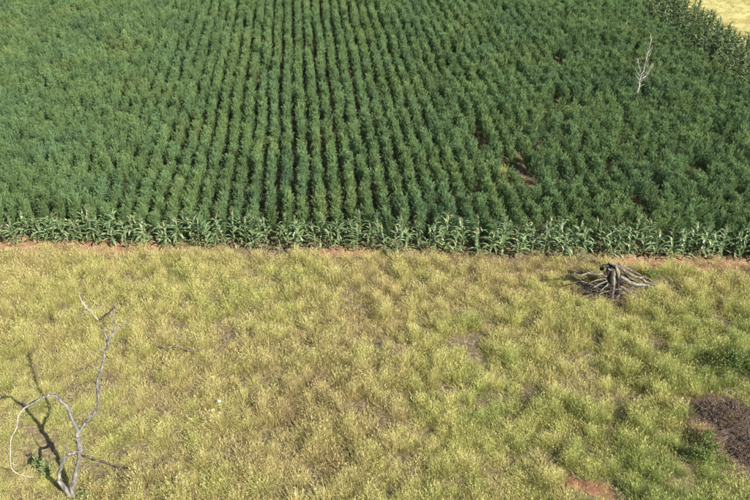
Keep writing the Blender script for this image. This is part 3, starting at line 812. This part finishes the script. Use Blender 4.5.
# pale leafless sapling in the crop
def build_sapling():
    b = G(636, 97, 1.45); b.z = 0; Y0 = b.y; e = empty('dead_sapling', (b.x, b.y, -0.05)); q = lambda x, y, d=0: P(x, y, Y0 + d)
    tag(e, 'bleached bare sapling standing alone in the green crop', 'tree')
    limb('trunk', e, [(b.x, b.y, -.05), q(636.5, 95), q(638, 89), q(639.5, 82), q(642, 74), q(644.5, 66), q(647.5, 54), q(650, 45), q(651, 38), q(650.5, 34)], [.07, .068, .065, .06, .055, .05, .042, .034, .024, .012], M['dead_pale'], 31)
    B = [([(639.5, 83), (644, 79), (648, 75), (652, 67)], .04), ([(640.5, 80), (645, 76), (649, 71), (653, 63)], .042), ([(641, 77), (646, 72), (650, 67), (652, 62)], .036),
         ([(641.5, 76), (640, 70), (638.5, 64), (637.5, 58)], .036), ([(641, 78), (637, 72), (635, 68)], .026), ([(643.5, 69), (641.5, 65), (641, 61)], .026), ([(640, 80), (636.5, 76), (635, 73)], .022),
         ([(648, 52), (650.5, 50), (653, 45)], .022), ([(645, 64), (648.5, 59), (649.5, 56)], .024), ([(638.5, 87), (642, 85), (645, 84)], .022)]
    r = random.Random(4)
    for x, y in ((639, 83), (641, 77), (643, 71), (645, 64), (647, 57), (648.5, 51), (650, 45), (651, 40), (646, 75), (650, 69), (638.5, 63)):
        for h in range(2): B.append(([(x, y), (x + r.uniform(-3, 4), y - r.uniform(1, 4)), (x + r.uniform(-5, 6), y - r.uniform(3, 7))], .016))
    for i, (pp, r0) in enumerate(B):
        m = len(pp); dd = 0.5 if i % 2 else -0.5
        limb('branch', e, [q(x, y, dd * k / m) for k, (x, y) in enumerate(pp)], [r0 * (1 - .75 * k / (m - 1)) for k in range(m)], M['dead_pale'], 40 + i, .1, 2, 5)
build_sapling()

# ------------------------------------------------------------------ heap of logs by the corn
def build_logs():
    c = G(613, 298); Y = c.y
    q = lambda x, y, d: P(x, y, Y + d)
    e = empty('broken_stump', gz(c, -.1)); tag(e, 'dark split upright stump with bleached edges in the log heap', 'stump')
    limb('trunk', e, [gz(q(608, 300, 0), -.2), q(608, 288, .1), q(608.5, 276, .2), q(609, 269, .25)], [.24, .21, .19, .15], M['dark_wood'], 51, .22)
    limb('splinter', e, [gz(q(613, 300, -.22), -.2), q(613.3, 290, -.15), q(614, 281, -.05), q(613.5, 274, 0.05), q(612, 270, .1), q(608, 269, .12)], [.06, .062, .06, .056, .05, .04], M['dead'], 52, .15)
    limb('splinter', e, [gz(q(617, 300, -.1), -.2), q(618, 290, 0), q(618.5, 280, .1), q(617, 270, .2), q(615.5, 265, .3)], [.12, .11, .10, .09, .06], M['log'], 53, .2)
    limb('post', e, [gz(q(610.5, 301, -.15), -.2), q(610.5, 291, -.1), q(611, 280, 0), q(610.5, 268, .15)], [.12, .11, .10, .07], M['dark_wood'], 54, .25)
    limb('post', e, [gz(q(604.5, 299, .05), -.2), q(605, 290, .1), q(605.5, 281, .15), q(605, 272, .2)], [.09, .085, .08, .05], M['dark_wood'], 55, .25)
    limb('post', e, [gz(q(621, 298, .1), -.2), q(620.5, 289, .15), q(620, 279, .2), q(621, 271, .3)], [.10, .09, .08, .05], M['dark_wood'], 56, .25)
    def log(label, pts, radii, mat, seed, name='log'):
        tag(limb(name, None, pts, radii, mat, seed, .14), label, 'log', 'logs and branches heaped by the corn')
    log('long pale log leaning from the heap top down to the right', [q(609, 262, .9), q(616, 266, .75), q(630, 274, .3), q(645, 281, -.1), q(656, 286, -.4)], [.10, .105, .095, .08, .05], M['log'], 61)
    log('slim pale pole lying along the leaning log, right side of heap', [q(618, 264, 1.2), q(632, 271.5, .9), q(646, 278, .5), q(657, 284, .2)], [.055, .055, .05, .03], M['log'], 62)
    log('low crooked pale log reaching right from the stump', [q(620, 277, -.1), q(627, 281, -.3), q(636, 285, -.3), q(646, 285, -.3), q(655, 284.5, -.2)], [.08, .085, .075, .06, .03], M['dead'], 63)
    log('long grey branch reaching left from the stump', [q(607, 275.5, .15), q(598, 274, .2), q(588, 273.5, .3), q(578, 275.5, .2), q(573, 271, .4)], [.075, .07, .06, .05, .025], M['log'], 64, 'branch_log')
    log('short bleached stick pointing down left, upper of the pair', [q(607, 281, -.2), q(600, 284, -.35), q(593, 288, -.5)], [.032, .034, .018], M['dead'], 65, 'branch_log')
    log('short bleached stick pointing down left, lower of the pair', [q(608, 284, -.3), q(604, 288, -.4), q(600, 291, -.5)], [.036, .032, .02], M['dead'], 66, 'branch_log')
    log('thin grey stick fanning out left of the stump', [q(606, 279, -.05), q(597, 280, -.15), q(587, 284, -.2)], [.035, .032, .018], M['log'], 67, 'branch_log')
    log('dark short log wedged behind the stump', [q(600, 269, .8), q(608, 266, .9), q(618, 268, .9)], [.09, .10, .08], M['dark_wood'], 68)
    log('dark log lying under the long leaning log', [q(618, 274, .5), q(628, 279, .4), q(638, 284, .2)], [.10, .11, .08], M['dark_wood'], 69)
    log('stubby brown log right of the stump foot', [q(620, 286, -.3), q(625, 289, -.35), q(629, 294, -.5)], [.07, .08, .06], M['twig'], 70)
    for k, (lab, a, b) in enumerate((('thin dry stick sticking up left behind the stump', (600, 280, .3), (586, 268, .9)), ('thin dry stick crossing low in front of the stump', (598, 294, -.5), (622, 289, -.6)),
                                     ('thin forked stick poking out at the lower right of the heap', (624, 290, -.3), (641, 294, -.6)), ('thin grey stick lying at the far left of the heap', (580, 281, .0), (600, 289, -.3)),
                                     ('thin upright stick standing behind the long leaning log', (628, 274, .9), (634, 261, 1.1)))):
        p0, p1 = q(*a), q(*b); mid = p0.lerp(p1, .5) + Vector((0, 0, .06))
        log(lab, [p0, mid, p1], [.03, .025, .012], M['log'] if k % 2 else M['dead'], 80 + k, 'branch_log')
    # tangle of thin twigs under the logs
    r = random.Random(8); V, F = [], []
    for k in range(200):
        a = q(r.gauss(610, 12), r.uniform(278, 292), r.uniform(-.4, .6)); a.z = r.uniform(.0, .8)
        d = Vector((r.gauss(0, 1), r.gauss(0, .6), r.gauss(0, .4))).normalized() * r.uniform(.3, .8)
        v, f = tube([a, a + d * .5 + Vector((0, 0, r.uniform(-.05, .08))), a + d], [.014, .011, .006], 4, k, .1, False, 1)
        o = len(V); V += v; F += [tuple(o + i for i in g) for g in f]
    tag(obj('twigs', mesh('twigs', V, F, [M['twig']])), 'tangle of thin brown twigs lodged under the heaped logs', kind='stuff')
build_logs()

# ------------------------------------------------------------------ brush heap and leafy weeds
def leaf_cloud(r, c, rad, n, L, wd, up=0.4):
    V, F = [], []
    for k in range(n):
        while True:
            p = Vector((r.uniform(-1, 1), r.uniform(-1, 1), r.uniform(-.2, 1)))
            if p.length < 1: break
        p = Vector((p.x * rad[0], p.y * rad[1], p.z * rad[2])) + c
        a = r.uniform(0, 6.283); el = r.uniform(-.4, 1.0)
        d = Vector((math.cos(a) * math.cos(el), math.sin(a) * math.cos(el), math.sin(el) + up)).normalized()
        s = Matrix.Rotation(r.uniform(0, 6.283), 3, d) @ d.orthogonal().normalized(); l = L * r.uniform(.6, 1.3); w_ = wd * r.uniform(.7, 1.3)
        k0 = len(V); V += [p, p + d * l * .5 + s * w_, p + d * l, p + d * l * .5 - s * w_]; F.append((k0, k0 + 1, k0 + 2, k0 + 3))
    return V, F
def brush_heap(px, py, size, label, seed):
    r = random.Random(seed); c = gz(G(px, py), 0); e = empty('brush_heap', c); tag(e, label, 'brush heap', 'heaps of dead brown brush')
    V, F = [], []
    for k in range(int(150 * size)):
        a = r.uniform(0, 6.283); q = size * math.sqrt(r.random()); z = 0.75 * size * (1 - q / size / 1.1) * r.uniform(.2, 1)
        p = Vector((q * math.cos(a), q * math.sin(a), z)); d = Vector((r.gauss(0, 1), r.gauss(0, 1), r.gauss(0.2, .5))).normalized() * r.uniform(.25, .7)
        v, f = tube([p - d * .5, p + Vector((0, 0, r.uniform(-.03, .06))), p + d * .5], [.014, .011, .006], 4, k, .1, False, 1)
        o = len(V); V += v; F += [tuple(o + i for i in g) for g in f]
    obj('twigs', mesh('brush_twigs', V, F, [M['twig']]), e)
    V, F = leaf_cloud(r, Vector((0, 0, 0.02)), (size, size, .65 * size), int(1100 * size), .09, .013, .1)
    obj('leaves', mesh('brush_leaves', V, F, [M['dry_leaf']]), e)
brush_heap(737, 424, 1.05, 'larger heap of dead brown brush at the right edge', 1)
brush_heap(712, 416, 0.6, 'smaller heap of dead brown brush beside the larger one', 2)
brush_heap(748, 452, 0.8, 'low heap of dead brown brush at the edge below the larger one', 3)

def weed(px, py, rad, hgt, label, mat, seed, n=320, L=.13, wd=.028):
    r = random.Random(seed); c = gz(G(px, py), -.03); e = empty('leafy_weed', c); tag(e, label, 'weed', 'leafy green weeds in the grass')
    V, F = [], []
    for k in range(7):
        a = k * 0.9 + r.random(); d = Vector((math.cos(a) * rad * .6, math.sin(a) * rad * .6, hgt * r.uniform(.7, 1)))
        v, f = tube([Vector((0, 0, 0)), d * .5 + Vector((0, 0, .05)), d], [.014, .01, .005], 4, k, .1, False, 1)
        o = len(V); V += v; F += [tuple(o + i for i in g) for g in f]
    obj('stem', mesh('weed_stem', V, F, [M['stem']]), e)
    V, F = [], []
    for k in range(9):                                       # leaf clumps
        a = r.uniform(0, 6.283); q = rad * math.sqrt(r.random()) * .75
        v, f = leaf_cloud(r, Vector((q * math.cos(a), q * math.sin(a), hgt * r.uniform(.3, .8))), (rad * .42, rad * .42, hgt * .35), n // 9, L, wd)
        o = len(V); V += v; F += [tuple(o + i for i in g) for g in f]
    obj('foliage', mesh('weed_foliage', V, F, [mat]), e)
weed(741, 378, .95, 1.0, 'dark green leafy bush at the right edge above the brush heap', M['weed'], 1, 700)
weed(722, 372, .55, .8, 'small dark green weed just left of the dark bush', M['weed'], 2, 360)
weed(699, 462, .6, .8, 'green leafy weed below the brown brush heap', M['weed'], 3, 420)
weed(708, 450, .45, .7, 'bright green weed between the brush heap and the larger weed', M['weed'], 4, 300)
weed(49, 476, .20, .95, 'pale green leafy weed inside the dead tree shadow', M['weed_pale'], 5, 170, .17, .022)
weed(39, 468, .15, .8, 'smaller pale weed left of the leafy one in the shadow', M['weed_pale'], 6, 110, .16, .022)
weed(84, 498, .25, .5, 'pale green weed right of the dead tree foot', M['weed_pale'], 7, 130, .14, .02)
weed(650, 281, .5, .6, 'green weed at the right end of the log heap', M['weed'], 9, 260)
